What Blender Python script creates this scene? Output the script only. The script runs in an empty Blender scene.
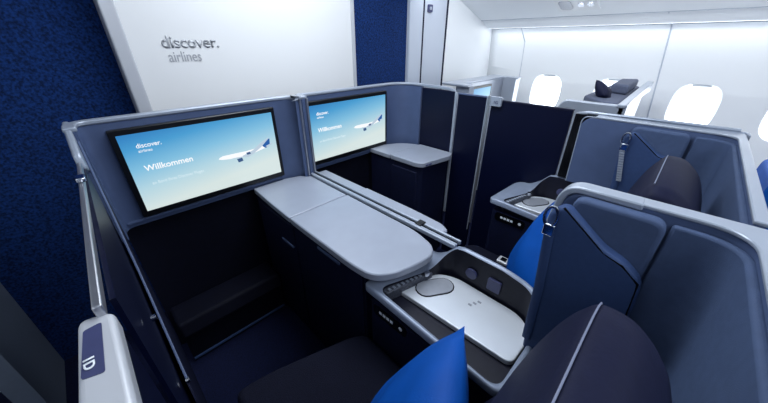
import bpy, bmesh, math, random
from mathutils import Vector, Matrix
random.seed(4)
C = bpy.context.scene.collection
S = 1.2          # metres per layout unit
FZ = -1.18       # floor height in layout units (eye height = 0)
PI = math.pi
def W(p): return Vector((p[0]*S, p[1]*S, (p[2]-FZ)*S))

# ------------------------------------------------------------ materials
def lin(c):
    r = []
    for v in c:
        v /= 255.0
        r.append(v/12.92 if v <= .04045 else ((v+.055)/1.055)**2.4)
    return (*r, 1)
def mat(name, rgb, rough=.5, metal=0, noise=0, nscale=60, bump=0, bscale=400, weave=0, emit=None, estr=1, coat=0, sheen=0, spec=.5):
    m = bpy.data.materials.new(name); m.use_nodes = True
    nt = m.node_tree; b = nt.nodes['Principled BSDF']
    col = lin(rgb)
    b.inputs['Base Color'].default_value = col
    b.inputs['Roughness'].default_value = rough
    b.inputs['Metallic'].default_value = metal
    b.inputs['Specular IOR Level'].default_value = spec
    b.inputs['Coat Weight'].default_value = coat
    b.inputs['Sheen Weight'].default_value = sheen
    tc = nt.nodes.new('ShaderNodeTexCoord')
    if noise:
        n = nt.nodes.new('ShaderNodeTexNoise'); n.inputs['Scale'].default_value = nscale; n.inputs['Detail'].default_value = 3
        nt.links.new(tc.outputs['Object'], n.inputs['Vector'])
        r = nt.nodes.new('ShaderNodeValToRGB')
        r.color_ramp.elements[0].position = .35; r.color_ramp.elements[1].position = .65
        r.color_ramp.elements[0].color = tuple(c*(1-noise) for c in col[:3])+(1,)
        r.color_ramp.elements[1].color = tuple(min(1, c*(1+noise)) for c in col[:3])+(1,)
        nt.links.new(n.outputs['Fac'], r.inputs['Fac']); nt.links.new(r.outputs['Color'], b.inputs['Base Color'])
    if bump or weave:
        bp = nt.nodes.new('ShaderNodeBump'); bp.inputs['Strength'].default_value = bump or weave; bp.inputs['Distance'].default_value = .002
        if weave:
            v = nt.nodes.new('ShaderNodeTexVoronoi'); v.inputs['Scale'].default_value = bscale
            nt.links.new(tc.outputs['Object'], v.inputs['Vector']); nt.links.new(v.outputs['Distance'], bp.inputs['Height'])
        else:
            v = nt.nodes.new('ShaderNodeTexNoise'); v.inputs['Scale'].default_value = bscale
            nt.links.new(tc.outputs['Object'], v.inputs['Vector']); nt.links.new(v.outputs['Fac'], bp.inputs['Height'])
        nt.links.new(bp.outputs['Normal'], b.inputs['Normal'])
    if emit:
        b.inputs['Emission Color'].default_value = lin(emit); b.inputs['Emission Strength'].default_value = estr
    return m
M = dict(
    wall=mat('white_lining', (232, 236, 240), .45, bump=.05, bscale=300),
    bulk=mat('bulkhead_laminate', (226, 226, 226), .42, bump=.05, bscale=300),
    column=mat('grey_column', (180, 188, 202), .4, bump=.03),
    ceil=mat('ceiling_lining', (238, 243, 248), .5),
    alu=mat('brushed_aluminium', (178, 180, 186), .32, .85, bump=.04, bscale=200),
    silver=mat('silver_lacquer', (186, 188, 194), .3, .15, bump=.02),
    chrome=mat('chrome', (225, 228, 235), .15, 1, bump=.01),
    cap=mat('shell_grey', (158, 166, 180), .3, .25, noise=.03, nscale=8),
    shell=mat('shell_blue_grey', (71, 86, 120), .5, noise=.04, nscale=20),
    top=mat('console_top', (152, 158, 172), .36, .1, noise=.03, nscale=10),
    rim=mat('console_rim', (132, 142, 162), .35, .2, noise=.03, nscale=10),
    navy=mat('navy_laminate', (13, 18, 44), .6, spec=.22, noise=.15, nscale=40),
    deep=mat('shaded_navy', (6, 8, 24), .7, noise=.15, nscale=40, spec=.15),  # darker copy of navy, footwell shade put into the colour
    door=mat('navy_door', (7, 12, 38), .38, spec=.22, noise=.12, nscale=200),
    well=mat('dark_tray_well', (24, 25, 38), .35, spec=.22, noise=.1, nscale=90),
    table=mat('metallic_table', (215, 220, 228), .3, .35, noise=.03, nscale=6),
    pill=mat('cup_cover', (150, 154, 164), .35, .3, noise=.03),
    carpet=mat('navy_carpet', (12, 19, 50), .95, spec=.22, noise=.5, nscale=260, bump=.6, bscale=500),
    textile=mat('blue_textile', (14, 43, 94), .9, spec=.22, noise=.55, nscale=110, bump=.5, bscale=260),
    wing=mat('wing_fabric', (50, 69, 108), .6, spec=.22, noise=.05, nscale=90, weave=.2, bscale=900),
    pad=mat('padded_weave', (68, 83, 114), .7, spec=.22, noise=.05, nscale=60, weave=.25, bscale=900),
    leather=mat('dark_leather', (20, 23, 47), .6, spec=.12, noise=.05, nscale=60, bump=.15, bscale=180),
    seat=mat('seat_fabric', (6, 9, 30), .85, spec=.22, noise=.3, nscale=300, weave=.6, bscale=330),
    piping=mat('grey_piping', (110, 116, 140), .5, bump=.1),
    pillow=mat('blue_satin', (0, 74, 160), .6, noise=.05, nscale=20, bump=.2, bscale=300, spec=.2),
    glove=mat('gloss_black', (5, 6, 10), .25, noise=.1),
    black=mat('bezel_black', (7, 8, 12), .35, noise=.1),
    ink=mat('silver_ink', (168, 170, 175), .4, .2, bump=.02),
    white=mat('white_ink', (230, 234, 240), .5, bump=.02),
    darkink=mat('navy_plate', (58, 62, 98), .4, noise=.04),
    greyp=mat('grey_pillow', (70, 78, 100), .8, noise=.1, bump=.2),
    belt=mat('buckle_white', (220, 222, 228), .3, .3, bump=.02),
    grill=mat('grille_grey', (70, 74, 86), .5, noise=.4, nscale=120),
    passage=mat('passage_panel', (100, 110, 126), .45, noise=.03),
    pane=mat('lit_window', (245, 250, 255), .4, emit=(236, 246, 255), estr=2.6),
    strip=mat('cove_light', (250, 252, 255), .4, emit=(240, 247, 255), estr=1.3),
    frame=mat('window_reveal', (236, 240, 244), .4, bump=.02),
)
# glossy cabin-wall screens: a gradient sky picture made with nodes, and printed inks that are part of the display
def screen_mat():
    m = bpy.data.materials.new('display_sky'); m.use_nodes = True; nt = m.node_tree; b = nt.nodes['Principled BSDF']
    tc = nt.nodes.new('ShaderNodeTexCoord'); sep = nt.nodes.new('ShaderNodeSeparateXYZ')
    nt.links.new(tc.outputs['Generated'], sep.inputs['Vector'])
    mx = nt.nodes.new('ShaderNodeMath'); mx.operation = 'MULTIPLY_ADD'; mx.inputs[1].default_value = -.28
    nt.links.new(sep.outputs['X'], mx.inputs[0]); nt.links.new(sep.outputs['Z'], mx.inputs[2])
    r = nt.nodes.new('ShaderNodeValToRGB'); e = r.color_ramp.elements
    e[0].position = 0.0; e[0].color = lin((214, 228, 226))
    e[1].position = 1.0; e[1].color = lin((44, 124, 190))
    for p, c in ((.3, (178, 213, 226)), (.55, (128, 190, 222)), (.8, (72, 156, 208))):
        q = e.new(p); q.color = lin(c)
    nt.links.new(mx.outputs[0], r.inputs['Fac'])
    b.inputs['Base Color'].default_value = (0.01, .01, .012, 1); b.inputs['Roughness'].default_value = .3
    nt.links.new(r.outputs['Color'], b.inputs['Emission Color']); b.inputs['Emission Strength'].default_value = 1.0
    return m
M['screen'] = screen_mat()
def glow(n, rgb, s=1): return mat(n, (10, 10, 10), .4, emit=rgb, estr=s)
M['s_white'] = glow('display_white', (250, 252, 255), 1.0)
M['s_pale'] = glow('display_pale', (214, 234, 242), 1.0)
M['s_grey'] = glow('display_grey', (186, 204, 220), 1.0)
M['s_blue'] = glow('display_blue', (30, 90, 165), 1.0)
M['s_dark'] = glow('display_dark', (50, 84, 130), 1.0)

# ------------------------------------------------------------ object helpers
def tag(o, label=None, cat=None, group=None, kind=None):
    if label: o['label'] = label
    if cat: o['category'] = cat
    if group: o['group'] = group
    if kind: o['kind'] = kind
    return o
def thing(name, label, cat, loc, group=None):
    o = bpy.data.objects.new(name, None); C.objects.link(o); o.location = W(loc); o.empty_display_size = .05
    return tag(o, label, cat, group)
def root_of(o):
    v = Vector((0, 0, 0))
    while o: v += o.location; o = o.parent
    return v
def finish(name, me, m, parent=None, bevel=0, seg=3, smooth=True, subsurf=0, angle=35):
    """me holds world coordinates in metres"""
    if parent is None:
        xs = [v.co for v in me.vertices]
        base = Vector(((min(v.x for v in xs)+max(v.x for v in xs))/2, (min(v.y for v in xs)+max(v.y for v in xs))/2, min(v.z for v in xs)))
        me.transform(Matrix.Translation(-base))
    else:
        base = Vector((0, 0, 0)); me.transform(Matrix.Translation(-root_of(parent)))
    me.materials.clear(); me.materials.append(m)
    o = bpy.data.objects.new(name, me); C.objects.link(o)
    if parent: o.parent = parent
    else: o.location = base
    if smooth:
        me.shade_smooth()
        if not subsurf:
            try: me.set_sharp_from_angle(angle=math.radians(angle))
            except Exception: pass
    if bevel:
        b = o.modifiers.new('bevel', 'BEVEL'); b.width = bevel*S; b.segments = seg; b.limit_method = 'ANGLE'; b.angle_limit = math.radians(40)
        b.harden_normals = False
    if subsurf:
        s = o.modifiers.new('sub', 'SUBSURF'); s.levels = subsurf; s.render_levels = subsurf
    return o
def bm_out(bm, name):
    bmesh.ops.recalc_face_normals(bm, faces=bm.faces)
    me = bpy.data.meshes.new(name); bm.to_mesh(me); bm.free(); return me
def prism_into(bm, pts, axis, a0, a1):
    """pts 2D polygon; axis 'x': (y,z), 'y': (x,z), 'z': (x,y)"""
    def mk(p, a):
        q = {'x': (a, p[0], p[1]), 'y': (p[0], a, p[1]), 'z': (p[0], p[1], a)}[axis]
        return bm.verts.new(W(q))
    A = [mk(p, a0) for p in pts]; B = [mk(p, a1) for p in pts]
    bm.faces.new(A); bm.faces.new(B[::-1]); n = len(pts)
    for i in range(n): bm.faces.new((A[i], B[i], B[(i+1) % n], A[(i+1) % n]))
def prism(name, pts, axis, a0, a1, m, parent=None, **k):
    bm = bmesh.new(); prism_into(bm, pts, axis, a0, a1)
    return finish(name, bm_out(bm, name), m, parent, **k)
def box(name, x0, x1, y0, y1, z0, z1, m, parent=None, **k):
    return prism(name, [(x0, y0), (x1, y0), (x1, y1), (x0, y1)], 'z', z0, z1, m, parent, **k)
def boxes(name, lst, m, parent=None, **k):
    bm = bmesh.new()
    for x0, x1, y0, y1, z0, z1 in lst: prism_into(bm, [(x0, y0), (x1, y0), (x1, y1), (x0, y1)], 'z', z0, z1)
    return finish(name, bm_out(bm, name), m, parent, **k)
def rnd(pts, radii, n=6):
    """round the corners of a closed polygon"""
    out = []; N = len(pts)
    for i, p in enumerate(pts):
        r = radii[i] if isinstance(radii, (list, tuple)) else radii
        p = Vector(p); a = Vector(pts[i-1]); b = Vector(pts[(i+1) % N])
        if r <= 0: out.append(tuple(p)); continue
        u = (a-p); v = (b-p); r = min(r, u.length*.49, v.length*.49); u.normalize(); v.normalize()
        s, e = p+u*r, p+v*r
        for k in range(n+1):
            t = k/n; out.append(tuple(s*(1-t)**2+p*2*t*(1-t)+e*t*t))
    return out
def offset_line(pts, d):
    out = []
    for i, p in enumerate(pts):
        p = Vector(p); t = Vector((0, 0))
        if i > 0: t += (p-Vector(pts[i-1])).normalized()
        if i < len(pts)-1: t += (Vector(pts[i+1])-p).normalized()
        t.normalize(); out.append((p.x-t.y*d, p.y+t.x*d))
    return out
def arc_line(pts, radii, n=6):
    """round the inner corners of an open polyline"""
    out = [pts[0]]
    for i in range(1, len(pts)-1):
        p = Vector(pts[i]); u = Vector(pts[i-1])-p; v = Vector(pts[i+1])-p
        r = min(radii, u.length*.49, v.length*.49) if not isinstance(radii, (list, tuple)) else radii[i-1]
        u.normalize(); v.normalize(); s, e = p+u*r, p+v*r
        for k in range(n+1):
            t = k/n; out.append(tuple(s*(1-t)**2+p*2*t*(1-t)+e*t*t))
    out.append(pts[-1]); return out
def ribbon(line, th): return list(line)+list(reversed(offset_line(line, th)))
def sweep(name, path, w, h, m, parent=None, n=8, up=(0, 0, 1), closed=False, **k):
    """tube with a superelliptic section (w across, h along 'up')"""
    bm = bmesh.new(); P = [W(p) for p in path]; up = Vector(up); rings = []
    for i, p in enumerate(P):
        t = Vector((0, 0, 0))
        if i > 0 or closed: t += (p-P[i-1]).normalized()
        if i < len(P)-1 or closed: t += (P[(i+1) % len(P)]-p).normalized()
        t.normalize(); s = t.cross(up)
        if s.length < 1e-3: s = t.cross(Vector((0, 1, 0)))
        s.normalize(); q = s.cross(t).normalized()
        rings.append([bm.verts.new(p+s*math.copysign(abs(math.cos(a))**.7, math.cos(a))*w*S/2+q*math.copysign(abs(math.sin(a))**.7, math.sin(a))*h*S/2) for a in [2*PI*j/n for j in range(n)]])
    L = len(rings)
    for i in range(L if closed else L-1):
        for j in range(n):
            bm.faces.new((rings[i][j], rings[i][(j+1) % n], rings[(i+1) % L][(j+1) % n], rings[(i+1) % L][j]))
    if not closed: bm.faces.new(rings[0][::-1]); bm.faces.new(rings[-1])
    return finish(name, bm_out(bm, name), m, parent, angle=50, **k)
def text(name, body, origin, xdir, updir, size, m, parent, ext=.0008, bold=0, width=None, spacing=1):
    cu = bpy.data.curves.new(name, 'FONT'); cu.body = body; cu.size = 1; cu.extrude = 0; cu.offset = bold; cu.space_character = spacing
    to = bpy.data.objects.new(name, cu); C.objects.link(to)
    bpy.context.view_layer.update()
    me = bpy.data.meshes.new_from_object(to); bpy.data.objects.remove(to)
    wx = max(v.co.x for v in me.vertices)-min(v.co.x for v in me.vertices)
    sx = (width*S/wx) if width else size*S
    x = Vector(xdir).normalized(); u = Vector(updir).normalized(); o = W(origin)
    nrm = x.cross(u)
    for v in me.vertices: v.co = o+x*v.co.x*sx+u*v.co.y*size*S+nrm*.0015
    bm = bmesh.new(); bm.from_mesh(me)
    r = bmesh.ops.extrude_face_region(bm, geom=bm.faces[:])
    bmesh.ops.translate(bm, vec=nrm*-.001, verts=[v for v in r['geom'] if isinstance(v, bmesh.types.BMVert)])
    me = bm_out(bm, name)
    return finish(name, me, m, parent, smooth=False)

# ------------------------------------------------------------ the cabin
def struct(o): o['kind'] = 'structure'; return o
XW = 2.72
struct(box('floor', -.95, 2.9, -1.6, 2.3, FZ-.03, FZ, M['carpet'], smooth=False))
# front bulkhead, white laminate between silver posts
BY = 1.40
t = box('wall_front', .185, 1.155, BY, BY+.06, FZ, .70, M['bulk']); struct(t)
struct(prism('trim_1', rnd([(.146, BY-.016), (.190, BY-.010), (.190, BY+.06), (.146, BY+.06)], .008), 'z', FZ, .70, M['silver']))
struct(prism('trim_2', rnd([(1.155, BY-.008), (1.172, BY-.012), (1.172, BY+.06), (1.155, BY+.06)], .004), 'z', FZ, .70, M['silver']))
struct(box('wall_front_blue', 1.172, 1.612, BY+.012, BY+.06, FZ, .70, M['textile']))
c1 = struct(box('wall_front_column', 1.612, 1.995, BY-.012, BY+.06, FZ, .60, M['column'], bevel=.006))
struct(boxes('trim_3', [(1.738, 1.748, BY-.016, BY, FZ, .55), (1.995, 2.006, BY-.016, BY+.05, FZ, .50)], M['navy']))
struct(box('wall_front_right', 2.006, 2.78, BY, BY+.06, FZ, .45, M['wall']))
struct(box('wall_left_blue', -.50, .16, 1.50, 1.55, FZ, .75, M['textile']))
struct(box('wall_left_passage', -.45, -.400, 1.17, 1.50, FZ, .75, M['passage']))
struct(box('wall_left_front', -.98, -.45, 1.50, 1.53, FZ, .75, M['wall']))
struct(box('wall_left', -.98, -.95, -1.6, 1.6, FZ, .75, M['wall']))
struct(box('wall_left_return', .150, .19, 1.46, 1.50, FZ, .75, M['navy']))
# wall lettering
lg = thing('wall_lettering', 'silver airline lettering on the white bulkhead panel above the left screen', 'lettering', (.38, BY, -.07))
text('upper_word', 'discover.', (.205*BY-.005, BY-.0005, -.018), (1, 0, 0), (0, 0, 1), .054, M['ink'], lg, bold=.022, width=.192)
text('lower_word', 'airlines', (.205*BY+.004, BY-.0005, -.064), (1, 0, 0), (0, 0, 1), .050, M['ink'], lg, width=.108)
# small square sign on the grey column
sg = thing('column_sign', 'small dark square call sign high on the grey bulkhead column', 'sign', (1.80, BY-.015, .165))
prism('plate', rnd([(1.778, .168), (1.822, .168), (1.822, .210), (1.778, .210)], .008), 'y', BY-.022, BY-.012, M['darkink'], sg)
prism('symbol', rnd([(1.790, .180), (1.810, .180), (1.810, .198), (1.790, .198)], .008), 'y', BY-.025, BY-.021, M['cap'], sg)

# side wall with window openings, curved profile
prof = [(2.60, FZ), (2.70, -.80), (2.735, -.50), (2.735, -.30), (2.72, -.12), (2.70, .0), (2.675, .095)]
WY = [-.545, -.08, .36, .80]      # filled below from window positions
wins = [(.875, -.365), (.43, -.365), (-.012, -.365), (-.430, -.365)]
def wall_x(z):
    return 2.735-.03*max(0, (z+.40)/.5)**2*1.1-.17*max(0, (-.40-z)/.78)**1.8
def wall_x_old(z):
    for (x0, z0), (x1, z1) in zip(prof, prof[1:]):
        if z0 <= z <= z1: return x0+(x1-x0)*(z-z0)/(z1-z0)
    return prof[-1][0] if z > 0 else prof[0][0]
WHW, WHH = .118, .145
def side_wall():
    bm = bmesh.new()
    n = 40
    def loop(cy, cz, a, b, off=0, p=3.0):
        L = []
        for k in range(n):
            t = 2*PI*k/n+PI/n
            c, s = math.cos(t), math.sin(t)
            y = cy+a*math.copysign(abs(c)**(2/p), c); z = cz+b*math.copysign(abs(s)**(2/p), s)
            L.append((wall_x(z)+off, y, z))
        return L
    edges = sorted([w[0] for w in wins])
    bounds = [-1.6]+[(edges[i]+edges[i+1])/2 for i in range(len(edges)-1)]+[BY]
    for i, cy in enumerate(edges):
        cz = -.365; y0, y1 = bounds[i], bounds[i+1]
        zb, zt = cz-.18, cz+.18
        # ring from opening to a rectangle
        inner = loop(cy, cz, WHW, WHH)
        outer = []
        for k in range(n):
            t = 2*PI*k/n+PI/n; c, s = math.cos(t), math.sin(t); q = max(abs(c), abs(s)); c /= q; s /= q
            y = (y1-cy)*c+cy if c > 0 else (cy-y0)*c+cy
            outer.append((wall_x(cz+.18*s), y, cz+.18*s))
        # force corners
        for (yy, ss) in ((y1, 1), (y0, 1), (y0, -1), (y1, -1)):
            k = min(range(n), key=lambda j: abs(outer[j][1]-yy)+abs(outer[j][2]-(cz+.18*ss)))
            outer[k] = (wall_x(cz+.18*ss), yy, cz+.18*ss)
        mids = [tuple(a*.3+b*.7 for a, b in zip(o_, i_)) for o_, i_ in zip(outer, inner)]
        mids = [(wall_x(m_[2]), m_[1], m_[2]) for m_ in mids]
        deep = loop(cy, cz, WHW*.93, WHH*.95, .035)
        R = [[bm.verts.new(W(p)) for p in L] for L in (outer, mids, inner, deep)]
        for A, B in zip(R, R[1:]):
            for k in range(n): bm.faces.new((A[k], A[(k+1) % n], B[(k+1) % n], B[k]))
        for za, zb_ in [(a[1], b[1]) for a, b in zip(prof, prof[1:])]+[(None, None)]: pass
        # strips below and above share the columns of the window block
        zs = [p[1] for p in prof]
        def fine(Z):
            o = []
            for a, b in zip(Z, Z[1:]):
                q = max(1, int((b-a)/.04)); o += [a+(b-a)*k/q for k in range(q)]
            return o+[Z[-1]]
        low = fine([z for z in zs if z < zb-.001]+[zb]); hi = fine([zt]+[z for z in zs if z > zt+.001])
        for Z, zz in ((low, zb), (hi, zt)):
            ys = sorted(set(round(p[1], 5) for p in outer if abs(p[2]-zz) < 1e-4))
            for a, b in zip(Z, Z[1:]):
                for ya, yb in zip(ys, ys[1:]):
                    bm.faces.new([bm.verts.new(W((wall_x(z), y, z))) for y, z in ((ya, a), (yb, a), (yb, b), (ya, b))])
    bmesh.ops.remove_doubles(bm, verts=bm.verts, dist=.0005)
    return bm_out(bm, 'wall_right')
w = finish('wall_right', side_wall(), M['wall'], angle=60); struct(w)
sm = w.modifiers.new('solid', 'SOLIDIFY'); sm.thickness = .02; sm.offset = 0
for i, (cy, cz) in enumerate(wins):
    n = 32; bm = bmesh.new()
    vs = []
    for k in range(n):
        t = 2*PI*k/n; c, s = math.cos(t), math.sin(t)
        vs.append((cy+WHW*.97*math.copysign(abs(c)**.67, c), cz+WHH*.98*math.copysign(abs(s)**.67, s)))
    prism_into(bm, vs, 'x', 2.765, 2.775)
    o = finish('window_%d' % (i+1), bm_out(bm, 'pane'), M['pane'], None); struct(o)
    # pulled-up shade lip at the top of the opening
    sh = box('shade_lip', 2.742, 2.762, cy-.045, cy+.045, cz+WHH*.84, cz+WHH*.97, M['frame'], o, bevel=.004)
# wall panel seams
sy = []
for y in (1.10, .215):
    P = [(wall_x(z)-.006 if z < .09 else 2.60+(.165-z)*.0, y+.055*(z+.5)*.3, z) for z in (-1.0, -.8, -.5, -.3, -.12, 0, .09)]
    sy.append(P)
struct(sweep('trim_4', sy[0], .006, .006, M['column'])); struct(sweep('trim_5', [(wall_x(z)-.008, .175+.11*(z+.5), z) for z in (-1.0, -.8, -.5, -.3, -.12, 0, .09)]+[(2.50, .262, .155)], .008, .008, M['column']))
# cove light strip, valance, underside of the overhead lining
struct(box('cove_light_strip', 2.628, 2.668, -1.6, BY-.01, .098, .106, M['strip'], smooth=False))
cp = [(2.70, .112), (2.612, .112), (2.604, .098), (2.50, .158), (2.49, .150), (2.16, .262), (1.80, .44), (1.50, .64), (1.30, .70), (0, .70), (-.3, .62), (-.95, .5)]
struct(prism('ceiling', cp+[(-.95, .78), (2.78, .78), (2.78, .112)], 'y', -1.6, 1.85, M['ceil'], angle=25))
struct(box('trim_6', 2.492, 2.503, -1.6, BY, .147, .155, M['column']))
# passenger service unit
pu = thing('service_unit', 'white overhead reading lamp and vent unit in the ceiling above the windows', 'overhead unit', (2.40, .72, .165))
bm = bmesh.new(); slope = Vector((.33, 0, -.112)).normalized()
def cpl(x): return .150+(2.49-x)*(.112/.33)
def slab(bm, x0, x1, y0, y1, d0, d1, r=.012):
    pts = rnd([(x0, y0), (x1, y0), (x1, y1), (x0, y1)], r, 4)
    A = [bm.verts.new(W((p[0], p[1], cpl(p[0])-d0))) for p in pts]; B = [bm.verts.new(W((p[0], p[1], cpl(p[0])-d1))) for p in pts]
    bm.faces.new(A[::-1]); bm.faces.new(B)
    for i in range(len(pts)): bm.faces.new((A[i], A[(i+1) % len(pts)], B[(i+1) % len(pts)], B[i]))
slab(bm, 2.24, 2.40, .57, .80, -.002, .010); finish('housing', bm_out(bm, 'h'), M['frame'], pu)
bm = bmesh.new(); slab(bm, 2.27, 2.37, .71, .78, .009, .013, .02); finish('grille', bm_out(bm, 'h'), M['pill'], pu)
for yy in (.61, .66):
    bm = bmesh.new(); slab(bm, 2.30, 2.34, yy-.018, yy+.018, .009, .016, .018); finish('reading_lamp', bm_out(bm, 'h'), M['chrome'], pu)

# ------------------------------------------------------------ front shells (screen surrounds)
ZC = -.197
def front_shell(label, line, side):
    r = thing('front_shell', label, 'suite shell', (sum(p[0] for p in line)/len(line), 1.26, FZ), 'screen shells at the front of the two suites')
    full = line
    prism('surround', ribbon(full, .022), 'z', -.556, ZC-.012, M['shell'], r, angle=50)
    capo = offset_line(full, -.004)
    capr = list(capo)+list(reversed(offset_line(full, .024)))
    prism('cap_rail', capr, 'z', ZC-.013, ZC, M['cap'], r, bevel=.004, seg=2, angle=50)
    return r
l1 = arc_line([(-.027, 1.125), (-.027, 1.203), (.645, 1.203), (.655, 1.150)], [.035, .07])
fs1 = front_shell('blue-grey screen shell of the near left suite with a silver top rail', l1, 0)
sweep('edge_strip', [(.655, 1.147, ZC-.01), (.655, 1.147, -.545)], .012, .016, M['alu'], fs1)
l2 = arc_line([(.688, 1.150), (.690, 1.203), (1.345, 1.203), (1.345, 1.06)], [.02, .12], 8)
fs2 = front_shell('blue-grey screen shell of the far suite, curving into the side wall', l2, 1)
sweep('edge_strip', [(.686, 1.147, ZC-.01), (.686, 1.147, -.539)], .010, .016, M['alu'], fs2)
# near shell: outer grey corner block at the aisle
prism('corner_block', rnd([(1.235, -.197), (1.13, -.200), (.975, -.232), (.965, -.268), (1.10, -.315), (1.235, -.315)], [.01, .05, .012, .01, .02, 0]), 'x', -.049, -.034, M['cap'], fs1, bevel=.005)
prism('lower_panel', ribbon([(-.03, 1.235), (.64, 1.235)], .02), 'z', FZ, -.56, M['deep'], fs1)
prism('lower_panel', ribbon([(.70, 1.235), (1.345, 1.235)], .02), 'z', FZ, -.56, M['deep'], fs2)
# footwell lips below the screens
sweep('footwell_lip', [(-.015, 1.196, -.538), (.0, 1.197, -.536), (.3, 1.198, -.536), (.54, 1.198, -.536)], .012, .012, M['shell'], fs1)
sweep('footwell_lip', [(.70, 1.198, -.536), (1.0, 1.198, -.536), (1.1, 1.198, -.536)], .012, .012, M['shell'], fs2)

# monitors
def monitor(label, x0, x1):
    zt, zb = -.231, -.527
    r = thing('monitor', label, 'screen', ((x0+x1)/2, 1.19, zb), 'entertainment screens of the two suites')
    prism('bezel', rnd([(x0, zb), (x1, zb), (x1, zt), (x0, zt)], .006, 3), 'y', 1.184, 1.202, M['black'], r, bevel=.003, seg=2)
    w_ = x1-x0; u = w_/.5145
    ax, bx = x0+.016*u, x1-.015*u; az, bz = zb+.021, zt-.018
    sc = box('screen', ax, bx, 1.1825, 1.1845, az, bz, M['screen'], r, smooth=False)
    yy = 1.1822
    X = lambda f: ax+(bx-ax)*f
    Z = lambda f: bz-(bz-az)*f
    text('logo_word', 'discover.', (X(.075), yy, Z(.175)), (1, 0, 0), (0, 0, 1), .020, M['s_white'], sc, bold=.008, width=.066*u)
    text('logo_subline', 'airlines', (X(.078), yy, Z(.232)), (1, 0, 0), (0, 0, 1), .013, M['s_white'], sc, width=.036*u)
    text('greeting', 'Willkommen', (X(.075), yy, Z(.475)), (1, 0, 0), (0, 0, 1), .027, M['s_white'], sc, bold=.014, width=.138*u)
    text('message', 'an Bord Ihres Discover Fluges', (X(.085), yy, Z(.665)), (1, 0, 0), (0, 0, 1), .015, M['s_pale'], sc, width=.155*u)
    # airliner picture (flat artwork on the display)
    def art(name, pts, m, lift=0):
        P = [(X(a), Z(b)) for a, b in pts]
        prism(name, P, 'y', yy-.0012-lift, yy+.001, m, sc, smooth=False)
    art('aircraft_body', [(.525, .545), (.535, .522), (.56, .508), (.64, .508), (.74, .512), (.83, .50), (.89, .480), (.93, .465), (.93, .49), (.89, .53), (.80, .565), (.70, .58), (.60, .572), (.55, .56)], M['s_white'])
    art('aircraft_tail', [(.875, .49), (.925, .40), (.945, .395), (.94, .50), (.90, .53)], M['s_blue'], .0004)
    art('aircraft_wing', [(.70, .57), (.79, .52), (.87, .43), (.935, .375), (.94, .385), (.87, .49), (.79, .575), (.74, .61)], M['s_grey'], .0006)
    art('aircraft_tailplane', [(.90, .50), (.955, .47), (.965, .475), (.92, .525)], M['s_grey'], .0006)
    art('aircraft_belly', [(.62, .570), (.70, .578), (.79, .566), (.74, .595), (.67, .59)], M['s_grey'], .0002)
    art('aircraft_engine', rnd([(.655, .60), (.695, .595), (.70, .645), (.662, .655)], .002, 3), M['s_dark'], .0008)
    art('aircraft_engine', rnd([(.735, .535), (.765, .53), (.77, .565), (.74, .57)], .002, 3), M['s_dark'], .0008)
    return r
monitor('lit welcome screen of the near left suite, directly below the wall lettering', .031, .5545)
monitor('lit welcome screen of the far suite, right of the dividing post', .697, 1.207)

# ------------------------------------------------------------ centre divider strip between the suites
dv = thing('centre_divider', 'long narrow divider with silver rails running between the two suites', 'divider', (.685, .8, FZ))
box('wall_panel', .668, .690, .475, 1.24, FZ, -.552, M['navy'], dv)
box('front_post', .662, .679, 1.152, 1.24, -.56, -.205, M['black'], dv, bevel=.002)
def rail(x, w_): return box('rail', x-w_/2, x+w_/2, .36, 1.16, -.556, -.541, M['cap'], dv, bevel=.003, seg=2)
rail(.6700, .017); rail(.6965, .009)
box('hinge', .672, .702, .50, .525, -.545, -.536, M['glove'], dv, bevel=.002)
box('groove', .679, .692, .37, 1.15, -.556, -.549, M['glove'], dv)

# ------------------------------------------------------------ side consoles
c = thing('side_console', 'long grey-topped storage console beside the left screen, reaching to the tray console', 'console', (.54, .8, FZ))
L = [(.410, 1.195), (.394, .87), (.392, .52), (.400, .450), (.445, .412), (.53, .390), (.588, .386), (.624, .412), (.650, .50), (.658, 1.145), (.645, 1.145), (.625, 1.178), (.56, 1.195)]
Lr = rnd(L, [.0, .2, .05, .04, .03, .03, .03, .03, .05, 0, 0, 0, 0])
def clip_y(pts, y0, y1):
    def cl(P, y, keep):
        o = []
        for i, p in enumerate(P):
            q = P[i-1]
            if keep(p[1]) != keep(q[1]):
                t = (y-q[1])/(p[1]-q[1]); o.append((q[0]+(p[0]-q[0])*t, y))
            if keep(p[1]): o.append(p)
        return o
    P = cl(pts, y0, lambda v: v >= y0); return cl(P, y1, lambda v: v <= y1)
prism('body', [(.417, 1.197), (.417, .492), (.655, .492), (.655, 1.14), (.60, 1.197)], 'z', FZ, -.572, M['navy'], c)
prism('top', clip_y(Lr, .873, 1.3), 'z', -.572, -.549, M['top'], c, bevel=.004)
prism('lid', clip_y(Lr, 0, .866), 'z', -.572, -.547, M['top'], c, bevel=.004, seg=2)
d1 = box('door', .409, .418, .885, 1.17, -1.12, -.60, M['navy'], c, bevel=.003)
box('handle', .404, .411, .90, .99, -.705, -.695, M['shell'], d1, bevel=.002)
d2 = box('door', .409, .418, .50, .875, -1.12, -.582, M['navy'], c, bevel=.003)
box('handle', .404, .411, .60, .72, -.608, -.598, M['shell'], d2, bevel=.002)
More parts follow.
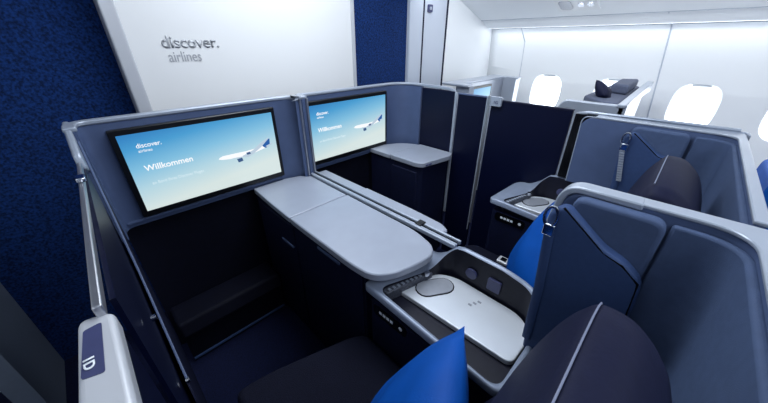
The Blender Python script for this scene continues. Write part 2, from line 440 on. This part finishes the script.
# armrest plate of the far suite beside the divider
ar = thing('armrest', 'slim grey armrest with a rounded end running beside the divider in the far suite', 'armrest', (.74, .8, FZ))
AL = rnd([(.704, 1.16), (.704, .435), (.725, .425), (.748, .46), (.756, .60), (.756, 1.16)], [0, .02, .03, .04, .05, 0])
prism('front_plate', clip_y(AL, .866, 1.17), 'z', -.575, -.553, M['top'], ar, bevel=.003)
prism('pad', clip_y(AL, .4, .860), 'z', -.578, -.548, M['top'], ar, bevel=.008)
prism('body', [(.706, .62), (.745, .62), (.75, 1.16), (.706, 1.16)], 'z', FZ, -.575, M['navy'], ar)
# far console
c = thing('side_console', 'short grey-topped console in the far corner beside the right screen', 'console', (1.22, 1.0, FZ))
L = [(1.085, 1.197), (1.085, .86), (1.105, .83), (1.30, .800), (1.338, .82), (1.338, 1.05), (1.29, 1.14), (1.18, 1.197)]
Lr = rnd(L, [0, .03, .02, .03, .02, .05, .05, .02])
prism('body', clip_y([(1.095, 1.197), (1.095, .87), (1.12, .845), (1.335, .845), (1.335, 1.07), (1.28, 1.14), (1.19, 1.197)], 0, 2), 'z', FZ, -.550, M['navy'], c)
prism('top', clip_y(Lr, 1.045, 1.3), 'z', -.550, -.528, M['top'], c, bevel=.004)
prism('lid', clip_y(Lr, 0, 1.037), 'z', -.550, -.524, M['top'], c, bevel=.006)
box('door', 1.088, 1.096, .86, 1.03, -1.12, -.58, M['navy'], c, bevel=.003)
for yy in (.0, .022): box('button', 1.118+yy, 1.134+yy, .8195-yy*.14, .8265, -.542, -.534, M['darkink'], c, bevel=.002)

# ------------------------------------------------------------ tray consoles between the seats
def tray(label, dx, dy, dz):
    r = thing('tray_console', label, 'console', (.54+dx, .25+dy, FZ), 'tray consoles beside the two seats')
    X = lambda P: [(p[0]+dx, p[1]+dy) for p in P]
    body = rnd([(.409, .470), (.409, .075), (.572, .075), (.655, .142), (.655, .450), (.62, .465)], [.02, .0, .03, .03, .03, .02])
    prism('body', X(body), 'z', FZ, -.652+dz, M['navy'], r)
    outer = rnd([(.402, .486), (.402, .068), (.610, .068), (.662, .118), (.668, .455), (.630, .475)], [.02, .03, .05, .05, .03, .02], 8)
    inner = rnd([(.420, .445), (.413, .084), (.602, .082), (.646, .126), (.650, .368), (.600, .384)], [.035, .03, .05, .05, .04, .04], 8)
    def sub(P, k=6):
        o = []
        for i, p in enumerate(P):
            q = P[(i+1) % len(P)]; long_ = (i % 9 == 8)
            o.append(p)
            if long_: o += [(p[0]+(q[0]-p[0])*j/k, p[1]+(q[1]-p[1])*j/k) for j in range(1, k)]
        return o
    outer = sub(outer, 8); inner = sub(inner, 8)
    n = len(outer)
    # rim height rises towards the divider side
    def hz(x, y):
        tx = max(0, min(1, (x-.56)/.085)); ty = max(0, min(1, (.415-y)/.085))
        s_ = (tx*tx*(3-2*tx))*(ty*ty*(3-2*ty))
        back = max(0, min(1, (.20-y)/.13)); s_ *= 1-.35*back
        return -.600+.072*s_-.022*max(0, min(1, (.44-y)/.37))*(1-tx)
    bm = bmesh.new()
    rings = []
    for P, zf in ((outer, lambda x, y: hz(x, y)-.022), (outer, lambda x, y: hz(x, y)-.004), ([(o[0]*.75+i[0]*.25, o[1]*.75+i[1]*.25) for o, i in zip(outer, inner)], lambda x, y: hz(x, y)),
                  ([(o[0]*.35+i[0]*.65, o[1]*.35+i[1]*.65) for o, i in zip(outer, inner)], lambda x, y: hz(x, y)), (inner, lambda x, y: hz(x, y)-.005)):
        rings.append([bm.verts.new(W((p[0]+dx, p[1]+dy, zf(*p)+dz))) for p in P])
    for A, B in zip(rings, rings[1:]):
        for k in range(n): bm.faces.new((A[k], A[(k+1) % n], B[(k+1) % n], B[k]))
    finish('rim', bm_out(bm, 'rim'), M['rim'], r, angle=60)
    bm = bmesh.new(); A = [bm.verts.new(W((p[0]+dx, p[1]+dy, hz(*p)-.005+dz))) for p in inner]
    B = [bm.verts.new(W(((p[0]-.54)*.985+.54+dx, (p[1]-.25)*.985+.25+dy, -.648+dz))) for p in inner]
    for k in range(n): bm.faces.new((A[k], A[(k+1) % n], B[(k+1) % n], B[k]))
    bm.faces.new(B)
    finish('well', bm_out(bm, 'well'), M['well'], r, angle=60)
    sweep('chrome_line', [(p[0]*.96+.54*.04+dx, p[1]*.96+.25*.04+dy, hz(*p)-.006+dz) for p in outer], .004, .004, M['chrome'], r, closed=True)
    tb = prism('table', X(rnd([(.478, .418), (.490, .088), (.595, .085), (.638, .13), (.642, .33), (.612, .385)], [.012, .02, .045, .05, .04, .03], 8)), 'z', -.648+dz, -.632+dz, M['table'], r, bevel=.003)
    a = math.radians(-32); cx, cy = .560+dx, .350+dy
    def pill(L_, R_):
        P = []
        for s_ in (1, -1):
            for k in range(9):
                q = -PI/2+PI*k/8+(0 if s_ > 0 else PI); P.append((s_*L_+R_*math.cos(q), R_*math.sin(q)))
        return [(cx+p[0]*math.cos(a)-p[1]*math.sin(a), cy+p[0]*math.sin(a)+p[1]*math.cos(a)) for p in P]
    prism('cup_cover_ring', pill(.026, .0325), 'z', -.633+dz, -.6305+dz, M['glove'], tb)
    prism('cup_cover', pill(.026, .0295), 'z', -.632+dz, -.6285+dz, M['pill'], tb, bevel=.001)
    for k, (px, py) in enumerate(((.575, .243), (.588, .236), (.601, .229))): box('table_mark', px+dx-.003, px+dx+.003, py+dy-.005, py+dy+.005, -.6325+dz, -.6312+dz, M['pill'], tb)
    # control strip with printed symbols
    cs = prism('control_strip', X([(.432, .442), (.430, .418), (.56, .386), (.590, .380), (.585, .394)]), 'z', -.6475+dz, -.612+dz, M['grill'], r, bevel=.004)
    for k in range(8):
        f = k/7; px, py = .446+.104*f, .424-.026*f
        box('button', px+dx-.004, px+dx+.004, py+dy-.005, py+dy+.005, -.613+dz, -.6105+dz, M['cap'], cs, bevel=.001)
    kn = prism('knob', [(.566+dx+.009*math.cos(2*PI*k/16), .386+dy+.007*math.sin(2*PI*k/16)) for k in range(16)], 'z', -.612+dz, -.600+dz, M['chrome'], cs)
    # sockets on the raised inner wall
    for yy, rr in ((.285, .016), (.215, .019)):
        prism('socket', [(yy+dy+rr*math.cos(2*PI*k/20)*1.1, -.592+dz+rr*math.sin(2*PI*k/20)) for k in range(20)] if rr < .018 else rnd([(yy+dy-rr, -.61+dz), (yy+dy+rr, -.61+dz), (yy+dy+rr, -.572+dz), (yy+dy-rr, -.572+dz)], .005), 'x', .6395+dx, .6475+dx, M['darkink'], r, bevel=.001)
    # printed row badge on the aisle face
    bd = prism('badge', rnd([(.325+dy, -.692+dz), (.450+dy, -.692+dz), (.450+dy, -.655+dz), (.325+dy, -.655+dz)], .015), 'x', .4065+dx, .4100+dx, M['glove'], r)
    for k in range(4): box('badge_mark', .4055+dx, .4070+dx, .425-.014*k-.010+dy, .425-.014*k+dy, -.677+dz, -.668+dz, M['white'], bd)
    prism('badge_mark', [(.345+dy+.006*math.cos(2*PI*k/12), -.672+dz+.006*math.sin(2*PI*k/12)) for k in range(12)], 'x', .4055+dx, .4070+dx, M['white'], bd)
    return r
tray('large near tray console with a silver table and an oval cup cover', 0, 0, 0)
tray('far tray console by the dark sliding door, partly hidden by a pillow', .682, -.022, .030)

# ------------------------------------------------------------ rear shells (seat shells)
ZR = -.235
def rear_shell(label, dx, front, first):
    r = thing('seat_shell', label, 'seat shell', (.3+dx, -.13, FZ), 'seat shells behind the two seats')
    xi = .600+dx; xo = .636+dx if first else .645+dx+.05
    if not first: xi = .635+dx
    xl = -.02+dx if first else .0+dx-.004
    # top rim region, seen from above
    R = .055 if first else .045; Rs = R
    yf = front-.055 if first else front-.045
    line = arc_line([(xi+.003, yf), (xi+.003, -.126), (xl, -.126)], [R], 10)
    prism('rim', list(line)+[(xl, -.144), (xo, -.144), (xo, yf)], 'z', ZR-.007, ZR, M['cap'], r, bevel=.002, seg=2, angle=50)
    inner = arc_line([(xi+.004, .0), (xi+.006, -.129), (xl, -.129)], [Rs], 10)
    prism('shell_wall', list(inner)+[(xl, -.140), (xo-.004, -.140), (xo-.004, .0)], 'z', -.82, ZR-.006, M['shell'], r, angle=50)
    box('lower_shell', xl, xo-.004, -.140, -.13, FZ, -.82, M['navy'], r)
    if first:
        prof = rnd([(.0, ZR-.011), (front-.006, ZR-.011), (front+.004, -.33), (.058, -.62), (.052, -.90), (.0, -.90)], [0, .05, .03, .03, 0, 0])
        prism('side_wall', prof, 'x', xi+.004, xo-.004, M['shell'], r, bevel=.003)
        bl = [(front-.12, ZR-.012)]+rnd([(front-.06, ZR-.012), (front-.009, ZR-.012), (front+.001, -.33)], [0, .045, 0], 8)
        prism('front_edge', ribbon(bl, -.012) if False else list(bl)+list(reversed(offset_line(bl, .0125))), 'x', xi+.0003, xo-.0003, M['cap'], r, bevel=.003, seg=2, angle=50)
    else:
        prism('side_wall', rnd([(.0, ZR-.0075), (front-.004, ZR-.0075), (front-.012, -.496), (.04, -.496), (.04, -.90), (.0, -.90)], [0, .045, 0, 0, 0, 0]), 'x', xi+.004, xo-.004, M['shell'], r)
    # quilted back padding, follows the corner
    pi = arc_line([(xi-.008, -.044), (xi-.008, -.120), (xl+.005, -.120)], [.05 if first else .04], 10)
    pad = ribbon(pi, .012 if True else 0)
    # choose side so padding is between skin and seat
    prism('back_padding', [*pi, *reversed(offset_line(pi, .012))], 'z', -.82, -.252, M['pad'], r, bevel=.005, angle=60)
    return r, xi
r1, xi1 = rear_shell('near seat shell with a broad grey rim curving around the padded corner', 0, .118, True)
r2, xi2 = rear_shell('far seat shell with a squarer padded recess, closest to the windows', .662, .27, False)
def side_fit(r, xi, front):
    # padded upper pad, wing with belt strap
    pts = rnd([(.092, -.247), (-.040, -.247), (-.040, -.42), (.04, -.46), (.092, -.40)], [.02, .022, .03, .03, .01])
    if front > .2: pts = rnd([(.11, -.247), (-.036, -.247), (-.036, -.40), (.04, -.46), (.11, -.40)], [.02, .022, .03, .03, .01])
    prism('side_padding', pts, 'x', xi-.020, xi+.006, M['pad'], r, bevel=.008, seg=4)
    wg = rnd([(.120, -.282), (.098, -.256), (.020, -.316), (-.010, -.326), (-.043, -.350), (-.050, -.43), (-.02, -.60), (.05, -.70), (.086, -.70)], [.012, .02, .04, .05, .04, .04, .06, .03, .0], 6)
    w_ = prism('wing', wg, 'x', xi-.046, xi-.018, M['wing'], r, bevel=.007, seg=4)
    # seam strip along the wing edge
    top = [p for p in wg if p[0] < .112 and p[1] > -.46]
    sweep('wing_piping', [(xi-.044, p[0], p[1]) for p in rnd([(.098, -.262), (.020, -.322), (-.010, -.332), (-.038, -.354), (-.044, -.43)], 0)], .004, .004, M['glove'], w_, up=(1, 0, 0))
    st = sweep('belt_strap', [(xi-.049, .110, -.30), (xi-.050, .096, -.45), (xi-.050, .088, -.60)], .018, .005, M['wing'], r, up=(1, 0, 0))
    # belt guide: chrome loop and ribbed strip
    lp = [(xi-.053, .112+.011*math.cos(a), -.283+.021*math.sin(a)) for a in [2*PI*k/14 for k in range(14)]]
    g = sweep('belt_guide', lp, .006, .006, M['chrome'], r, up=(1, 0, 0), closed=True)
    boxes('guide_tongue', [(xi-.056, xi-.050, .100, .120, -.322, -.298)], M['chrome'], g, bevel=.002)
    return r
side_fit(r1, xi1, .118); side_fit(r2, xi2-.0, .27)
# ribbed silver stripe on the far wing
boxes('ribbed_strip', [(xi2-.056, xi2-.049, .104-.0009*k*2, .118-.0009*k*2, -.318-.0085*k-.006, -.318-.0085*k) for k in range(13)], M['cap'], r2)
boxes('side_front_frame', [(xi2+.031, xi2+.047, .19, .297, -.496, ZR-.004)], M['glove'], r2)
_e = rnd([(.215, ZR-.004), (.266, ZR-.004), (.256, -.496)], [0, .047, 0], 8)
sweep('side_outline', [(xi2+.006, p[0], p[1]) for p in _e], .004, .006, M['cap'], r2, up=(1, 0, 0))
sweep('front_edge', [(1.350, -.13, ZR+.006), (1.348, .1, ZR+.004), (1.345, .26, ZR+.003), (1.345, .290, ZR-.004), (1.345, .300, ZR-.030), (1.345, .300, -.40), (1.345, .30, -.496)], .010, .010, M['cap'], r2, up=(0, 1, 0))
# outer grey flank behind the far shell corner
prism('outer_flank', rnd([(1.30, -.150), (1.352, -.150), (1.352, .262), (1.347, .262), (1.347, -.14)], 0), 'z', -.80, ZR+.004, M['cap'], r2, bevel=.002)

# ------------------------------------------------------------ seats
def soft(name, pts, axis, a0, a1, m, parent, bev, seg=5): return prism(name, pts, axis, a0, a1, m, parent, bevel=bev, seg=seg, angle=60)
def make_seat(label, dx):
    r = thing('airline_seat', label, 'seat', (.20+dx, .25, FZ), 'reclining seats of the two suites')
    # seat cushion (slanting front edge)
    cu = rnd([(.035+dx, .13), (.395+dx, .13), (.400+dx, .475), (.36+dx, .505), (.12+dx, .58), (.035+dx, .59)], [0, .02, .03, .04, .05, .03])
    soft('cushion', cu, 'z', -.92, -.800, M['seat'], r, .022)
    prism('base', rnd([(.04+dx, .05), (.385+dx, .05), (.385+dx, .45), (.1+dx, .53), (.04+dx, .53)], 0), 'z', FZ, -.92, M['navy'], r)
    bk = rnd([(.140, -.80), (.105, -.66), (.055, -.52), (.025, -.44), (-.03, -.36), (-.085, -.36), (-.095, -.80)], [.03, .05, .05, .05, .03, .03, .0])
    soft('backrest', bk, 'x', .035+dx, .375+dx, M['leather'], r, .025)
    hd = rnd([(.000, -.236), (.022, -.275), (.045, -.36), (.062, -.47), (.045, -.535), (-.02, -.50), (-.088, -.40), (-.098, -.33), (-.072, -.268), (-.035, -.236)], [.012, .03, .06, .04, .03, .05, .03, .03, .03, .02], 5)
    # rounded headrest: scale the profile towards its far end
    bm = bmesh.new(); rings = []; cxy = (-.02, -.38)
    xs = [(.02, .90), (.03, .97), (.06, 1.0), (.16, 1.0), (.25, 1.0), (.29, .985), (.315, .95), (.333, .89), (.345, .80), (.352, .66), (.355, .5)]
    for x, k in xs: rings.append([bm.verts.new(W((x+dx, cxy[0]+(p[0]-cxy[0])*k, cxy[1]+(p[1]-cxy[1])*k))) for p in hd])
    n = len(hd)
    for A, B in zip(rings, rings[1:]):
        for k in range(n): bm.faces.new((A[k], A[(k+1) % n], B[(k+1) % n], B[k]))
    bm.faces.new(rings[0][::-1]); bm.faces.new(rings[-1])
    h = finish('headrest', bm_out(bm, 'headrest'), M['leather'], r, angle=80)
    path = []
    for x, k in xs[2:]: path.append((x+dx, cxy[0]+(-.002-cxy[0])*k, cxy[1]+(-.2370-cxy[1])*k+.001))
    x, k = xs[-2]
    sweep('piping', path, .0020, .0020, M['piping'], h)
    return r
seat0 = make_seat('near dark leather seat with a large piped headrest at the bottom edge', 0)
def copy_tree(o, parent=None):
    q = o.copy(); C.objects.link(q)
    if parent: q.parent = parent
    for ch in [x for x in bpy.data.objects if x.parent == o]: copy_tree(ch, q)
    return q
bpy.context.view_layer.update()
seat2 = copy_tree(seat0); seat2.location.x += .662*S
seat2['label'] = 'far dark leather seat with a piped headrest, beyond the near seat shell'
# ottomans in the footwells
def ottoman(label, x0, x1):
    r = thing('ottoman', label, 'footrest', ((x0+x1)/2, 1.2, FZ), 'footrests in the footwells under the screens')
    soft('pad', rnd([(1.08, -1.02), (1.228, -1.02), (1.228, -.955), (1.10, -.955)], .0), 'x', x0, x1, M['deep'], r, .012)
    box('base', x0+.005, x1-.005, 1.11, 1.228, FZ, -1.02, M['deep'], r)
    box('kick_strip', x0+.006, x1-.006, 1.102, 1.111, -1.165, -1.158, M['wing'], r)
    return r
ottoman('dark footrest in the footwell under the left screen', -.015, .405)
ottoman('dark footrest in the footwell under the right screen', .78, 1.085)

# ------------------------------------------------------------ pillows
def pillow(name, label, T, e1, e2, size, m, thick=.075, group=None, wrinkle=.006, pinch=-.02):
    e1 = Vector(e1).normalized(); e2 = Vector(e2); e2 = (e2-e1*e2.dot(e1)).normalized(); nn = e1.cross(e2)
    bm = bmesh.new(); N = 18; T = Vector(T); grid = {}
    for side in (1, -1):
        for i in range(N+1):
            for j in range(N+1):
                u = 2*i/N-1; v = 2*j/N-1
                edge = (i in (0, N) or j in (0, N))
                if edge and side == -1: grid[(side, i, j)] = grid[(1, i, j)]; continue
                pu_ = u*(1-.07*(1-v*v)*abs(u)**2) if True else u
                pv_ = v*(1-.07*(1-u*u)*abs(v)**2)
                pu_ = u*(1-pinch*(1-v*v)); pv_ = v*(1-pinch*(1-u*u))
                d = thick*((1-u**2)*(1-v**2))**.5*.5
                d += wrinkle*math.sin(5*u+3*v*v)*math.cos(4*v-2*u)*(1-u*u)*(1-v*v)
                p = T+e1*(pu_+1)*size/2+e2*(pv_+1)*size/2+nn*side*d
                grid[(side, i, j)] = bm.verts.new(W(p))
    for side in (1, -1):
        for i in range(N):
            for j in range(N):
                q = [grid[(side, a, b)] for a, b in ((i, j), (i+1, j), (i+1, j+1), (i, j+1))]
                if side == -1: q.reverse()
                bm.faces.new(q)
    o = finish(name, bm_out(bm, name), m, None, angle=100)
    tag(o, label, 'pillow', group); return o
E1 = (-.30, .40, -.86); E2 = (-.87, -.48, .116)
pillow('throw_pillow', 'bright blue pillow on the near seat with one corner pointing up', (.385, .165, -.482), E1, E2, .33, M['pillow'], .12, group='blue pillows on the seats')
pillow('throw_pillow', 'bright blue pillow on the far seat, between tray console and near wing', (1.097, .195, -.452), (-.36, .27, -.90), E2, .36, M['pillow'], .15, group='blue pillows on the seats')
# seat belt buckle on the far seat
sb = thing('seat_belt', 'white seat belt buckle lying on the far seat cushion beside the blue pillow', 'seat belt', (1.03, .32, -.798))
prism('buckle', rnd([(1.005, .300), (1.045, .300), (1.045, .352), (1.005, .352)], .006), 'z', -.799, -.788, M['belt'], sb, bevel=.002)
prism('release_plate', rnd([(1.014, .318), (1.036, .318), (1.036, .340), (1.014, .340)], .003), 'z', -.789, -.785, M['glove'], sb)
prism('tongue', rnd([(1.012, .272), (1.038, .272), (1.040, .300), (1.010, .300)], .003), 'z', -.799, -.791, M['belt'], sb)
sweep('webbing', [(1.025, .275, -.796), (1.03, .24, -.796), (1.045, .20, -.797)], .030, .003, M['darkink'], sb)

# ------------------------------------------------------------ right hand (window aisle) side wall and sliding door
sp = thing('privacy_screen', 'dark navy side screen with a curved silver end post, right of the far console', 'screen wall', (1.355, .95, FZ))
box('panel', 1.348, 1.366, .848, 1.055, FZ, -.216, M['door'], sp, bevel=.003)
sweep('post', [(1.352, 1.06, -.203), (1.354, .95, -.205), (1.355, .885, -.207), (1.355, .858, -.214), (1.355, .846, -.232), (1.355, .842, -.27), (1.355, .840, -.60), (1.355, .838, -.9)], .016, .012, M['cap'], sp, up=(1, 0, 0))
dr = thing('sliding_door', 'dark navy sliding door panel between the two silver posts', 'door', (1.36, .75, FZ), )
box('panel', 1.352, 1.366, .668, .830, FZ, -.226, M['door'], dr, bevel=.003)
box('top_strip', 1.350, 1.368, .668, .830, -.227, -.222, M['shell'], dr)
dr2 = thing('sliding_door', 'wide dark navy door panel right of the double silver post', 'door', (1.36, .48, FZ), )
box('panel', 1.352, 1.366, .312, .652, FZ, -.236, M['door'], dr2, bevel=.003)
box('top_strip', 1.350, 1.368, .312, .652, -.237, -.231, M['navy'], dr2)
ps = boxes('post', [(1.346, 1.350, .655, .668, -.90, -.215)], M['alu'], dr2, bevel=.001)
sweep('post', [(1.349, .672, -.22), (1.349, .672, -.95)], .006, .006, M['cap'], dr2)
pl = thing('seat_number_plate', 'small grey seat number plate clipped on top of the dark door', 'plate', (1.36, .63, -.26))
prism('plate', rnd([(.600, -.258), (.652, -.258), (.652, -.216), (.600, -.216)], .005), 'x', 1.338, 1.351, M['cap'], pl, bevel=.002)
text('number', '1G', (1.3375, .636, -.246), (0, -1, 0), (0, 0, 1), .018, M['darkink'], pl)
# left side (near the viewer): door with silver rail, number post
ld = thing('sliding_door', 'dark navy aisle door with a silver top rail at the left of the near suite', 'door', (-.05, .75, FZ))
prism('panel', [(-.050, .40), (-.044, .40), (-.038, .955), (-.044, .955)], 'z', FZ, -.263, M['door'], ld)
prism('top_rail', [(-.0620, .372), (-.0530, .372), (-.0400, .960), (-.0475, .960)], 'z', -.262, -.246, M['alu'], ld, bevel=.002)
box('latch', -.0525, -.038, .80, .83, -.245, -.236, M['chrome'], ld, bevel=.002)
sd = thing('aisle_side_trim', 'dark trim with a slanted lower edge inside the left door of the near suite', 'trim panel', (-.036, .9, FZ))
prism('panel', [(1.10, -.23), (.83, -.50), (.56, -.63), (.50, -.72), (.50, -1.17), (1.10, -1.17)], 'x', -.034, -.030, M['navy'], sd)
for q_ in ((-.029, .52, -.41), (-.029, .536, -.607)): sweep('latch_stud', [(q_[0]-.004, q_[1], q_[2]), (q_[0]+.003, q_[1], q_[2])], .010, .010, M['chrome'], sd)
sweep('edge', [(-.031, 1.10, -.23), (-.031, .83, -.50), (-.031, .56, -.63)], .005, .005, M['shell'], sd)
np_ = thing('seat_number_post', 'rounded silver aisle post with a dark 1D seat number plate', 'post', (-.065, .2, FZ))
NP = rnd([(-.078, .385), (-.086, .20), (-.086, -.15), (-.048, -.15), (-.048, .375)], [.014, 0, 0, 0, .010])
prism('post', NP, 'z', -.288, -.260, M['silver'], np_, bevel=.006, seg=4)
prism('lower_body', [(-.082, .37), (-.084, -.15), (-.050, -.15), (-.050, .365)], 'z', FZ, -.288, M['door'], np_)
pp = prism('number_plate', rnd([(-.0785, .295), (-.0625, .290), (-.0590, .362), (-.0735, .360)], .003), 'z', -.262, -.2592, M['darkink'], np_)
text('number', '1D', (-.0755, .318, -.2590), (0, -1, 0), (1, 0, 0), .011, M['white'], pp, bold=.02, width=.014)

# ------------------------------------------------------------ window-side suites across the aisle
ws = thing('window_suite_shell', 'pale grey screen shell of the window suite beyond the dark door', 'suite shell', (2.2, 1.1, FZ))
prism('shell_wall', ribbon(arc_line([(1.78, 1.02), (1.80, 1.16), (2.50, 1.16)], [.08]), -.05)[::1], 'z', FZ, -.250, M['cap'], ws, angle=50)
prism('top', rnd([(1.76, 1.02), (1.78, 1.24), (2.52, 1.24), (2.52, 1.0), (2.44, 1.0), (2.44, 1.12), (1.84, 1.12), (1.83, 1.02)], [.01, .03, 0, .02, .02, .02, .04, .01]), 'z', -.252, -.238, M['cap'], ws, bevel=.004)
prism('side_cheek', [(2.44, 1.01), (2.515, 1.01), (2.515, 1.12), (2.44, 1.12)], 'z', FZ, -.250, M['cap'], ws)
mo = thing('monitor', 'small screen of the window suite seen above the dark door', 'screen', (2.15, 1.11, -.55))
box('bezel', 1.85, 2.24, 1.10, 1.125, -.56, -.275, M['black'], mo)
box('screen', 1.865, 2.225, 1.097, 1.101, -.54, -.290, M['screen'], mo, smooth=False)
wq = thing('window_seat_shell', 'grey window seat shell across the aisle with an open-topped headrest bay', 'seat shell', (2.1, .3, FZ))
prism('side_wall', rnd([(.46, -.262), (.44, -.250), (.20, -.252), (.20, FZ), (.48, FZ), (.48, -.30)], [.02, .02, 0, 0, 0, .03]), 'x', 1.72, 1.75, M['cap'], wq, bevel=.006)
prism('back_wall', [(1.72, .195), (2.48, .229), (2.48, .256), (1.72, .222)], 'z', FZ, -.248, M['cap'], wq)
bm = bmesh.new()
P = [(1.715, .19, -.250), (1.78, .19, -.250), (2.60, .262, -.205), (2.60, .235, -.205)]
prism('back_rim', [(1.715, -.262), (1.715, -.246), (2.48, -.207), (2.48, -.262)], 'y', .20, .232, M['cap'], wq, bevel=.004)
prism('inner_padding', [(1.76, .30), (1.95, .42), (2.55, .42), (2.60, .27), (1.76, .235)], 'z', -.60, -.250, M['greyp'], wq, bevel=.012, seg=4)
prism('inner_padding', [(2.08, .26), (2.12, .345), (2.45, .36), (2.50, .275)], 'z', -.25, -.200, M['greyp'], wq, bevel=.012, seg=4)
pillow('grey_pillow', 'grey pillow lying on top of the window seat in front of a window', (1.93, .385, -.170), (.75, -.15, -.45), (-.35, -.45, -.45), .105, M['leather'], .06, pinch=.03)
# next window seat behind, only its blue flank shows at the right edge
s3 = thing('window_seat', 'blue window seat backrest cut off by the right edge', 'seat', (2.15, -.45, FZ))
prism('backrest', rnd([(-.47, -.52), (-.36, -.52), (-.34, -.80), (-.48, -.80)], .03), 'x', 2.0, 2.4, M['pillow'], s3, bevel=.01)
prism('base', [(-.5, FZ), (-.1, FZ), (-.1, -.80), (-.5, -.80)], 'x', 2.0, 2.4, M['navy'], s3)

# ------------------------------------------------------------ light
def area(name, loc, size, sy_, rot, power, col=(1, 1, 1)):
    l = bpy.data.lights.new(name, 'AREA'); l.shape = 'RECTANGLE'; l.size = size*S; l.size_y = sy_*S; l.energy = power; l.color = col
    o = bpy.data.objects.new(name, l); C.objects.link(o); o.location = W(loc); o.rotation_euler = rot; return o
area('ceiling_wash', (.75, .75, .66),   .6, 1.1, (0, 0, 0), 26, (.86, .93, 1))
area('ceiling_wash_rear', (.55, -.9, .60), .9, .5, (math.radians(25), 0, 0), 16, (.82, .9, 1))
area('cove_wash', (2.645, -.1, .092), .04, 2.9, (0, math.radians(28), 0), 5, (.95, .98, 1))
area('aisle_fill', (1.75, .1, .40), .3, 2.6, (0, math.radians(-42), 0), 19, (.97, .985, 1))  # added fill without a fixture, brightens the window wall
area('left_aisle_fill', (-.62, .0, .52), .3, 1.6, (0, math.radians(-40), 0), 7, (.86, .93, 1))  # added fill without a fixture, lifts faces turned to the left aisle
area('daylight_ceiling_fill', (2.69, .1, -.36), .22, 1.8, (0, math.radians(112), 0), 4, (.95, .98, 1))  # added area lamp, tilted up to brighten ceiling and valance like bounced daylight
w = bpy.data.worlds.new('cabin_air'); bpy.context.scene.world = w; w.use_nodes = True
w.node_tree.nodes['Background'].inputs['Color'].default_value = (.55, .68, 1, 1)
w.node_tree.nodes['Background'].inputs['Strength'].default_value = .25

# ------------------------------------------------------------ camera
cam = bpy.data.cameras.new('camera'); co = bpy.data.objects.new('camera', cam); C.objects.link(co)
cam.sensor_width = 36; cam.lens = 296/768*36; cam.clip_start = .01
co.location = W((0, 0, 0)); co.rotation_euler = (PI/2-math.atan(159.5/296), 0, -PI/4)
sc = bpy.context.scene; sc.camera = co
sc.view_settings.view_transform = 'Standard'; sc.view_settings.look = 'None'; sc.view_settings.gamma = 1; sc.view_settings.exposure = 0
sc.view_settings.use_curve_mapping = False
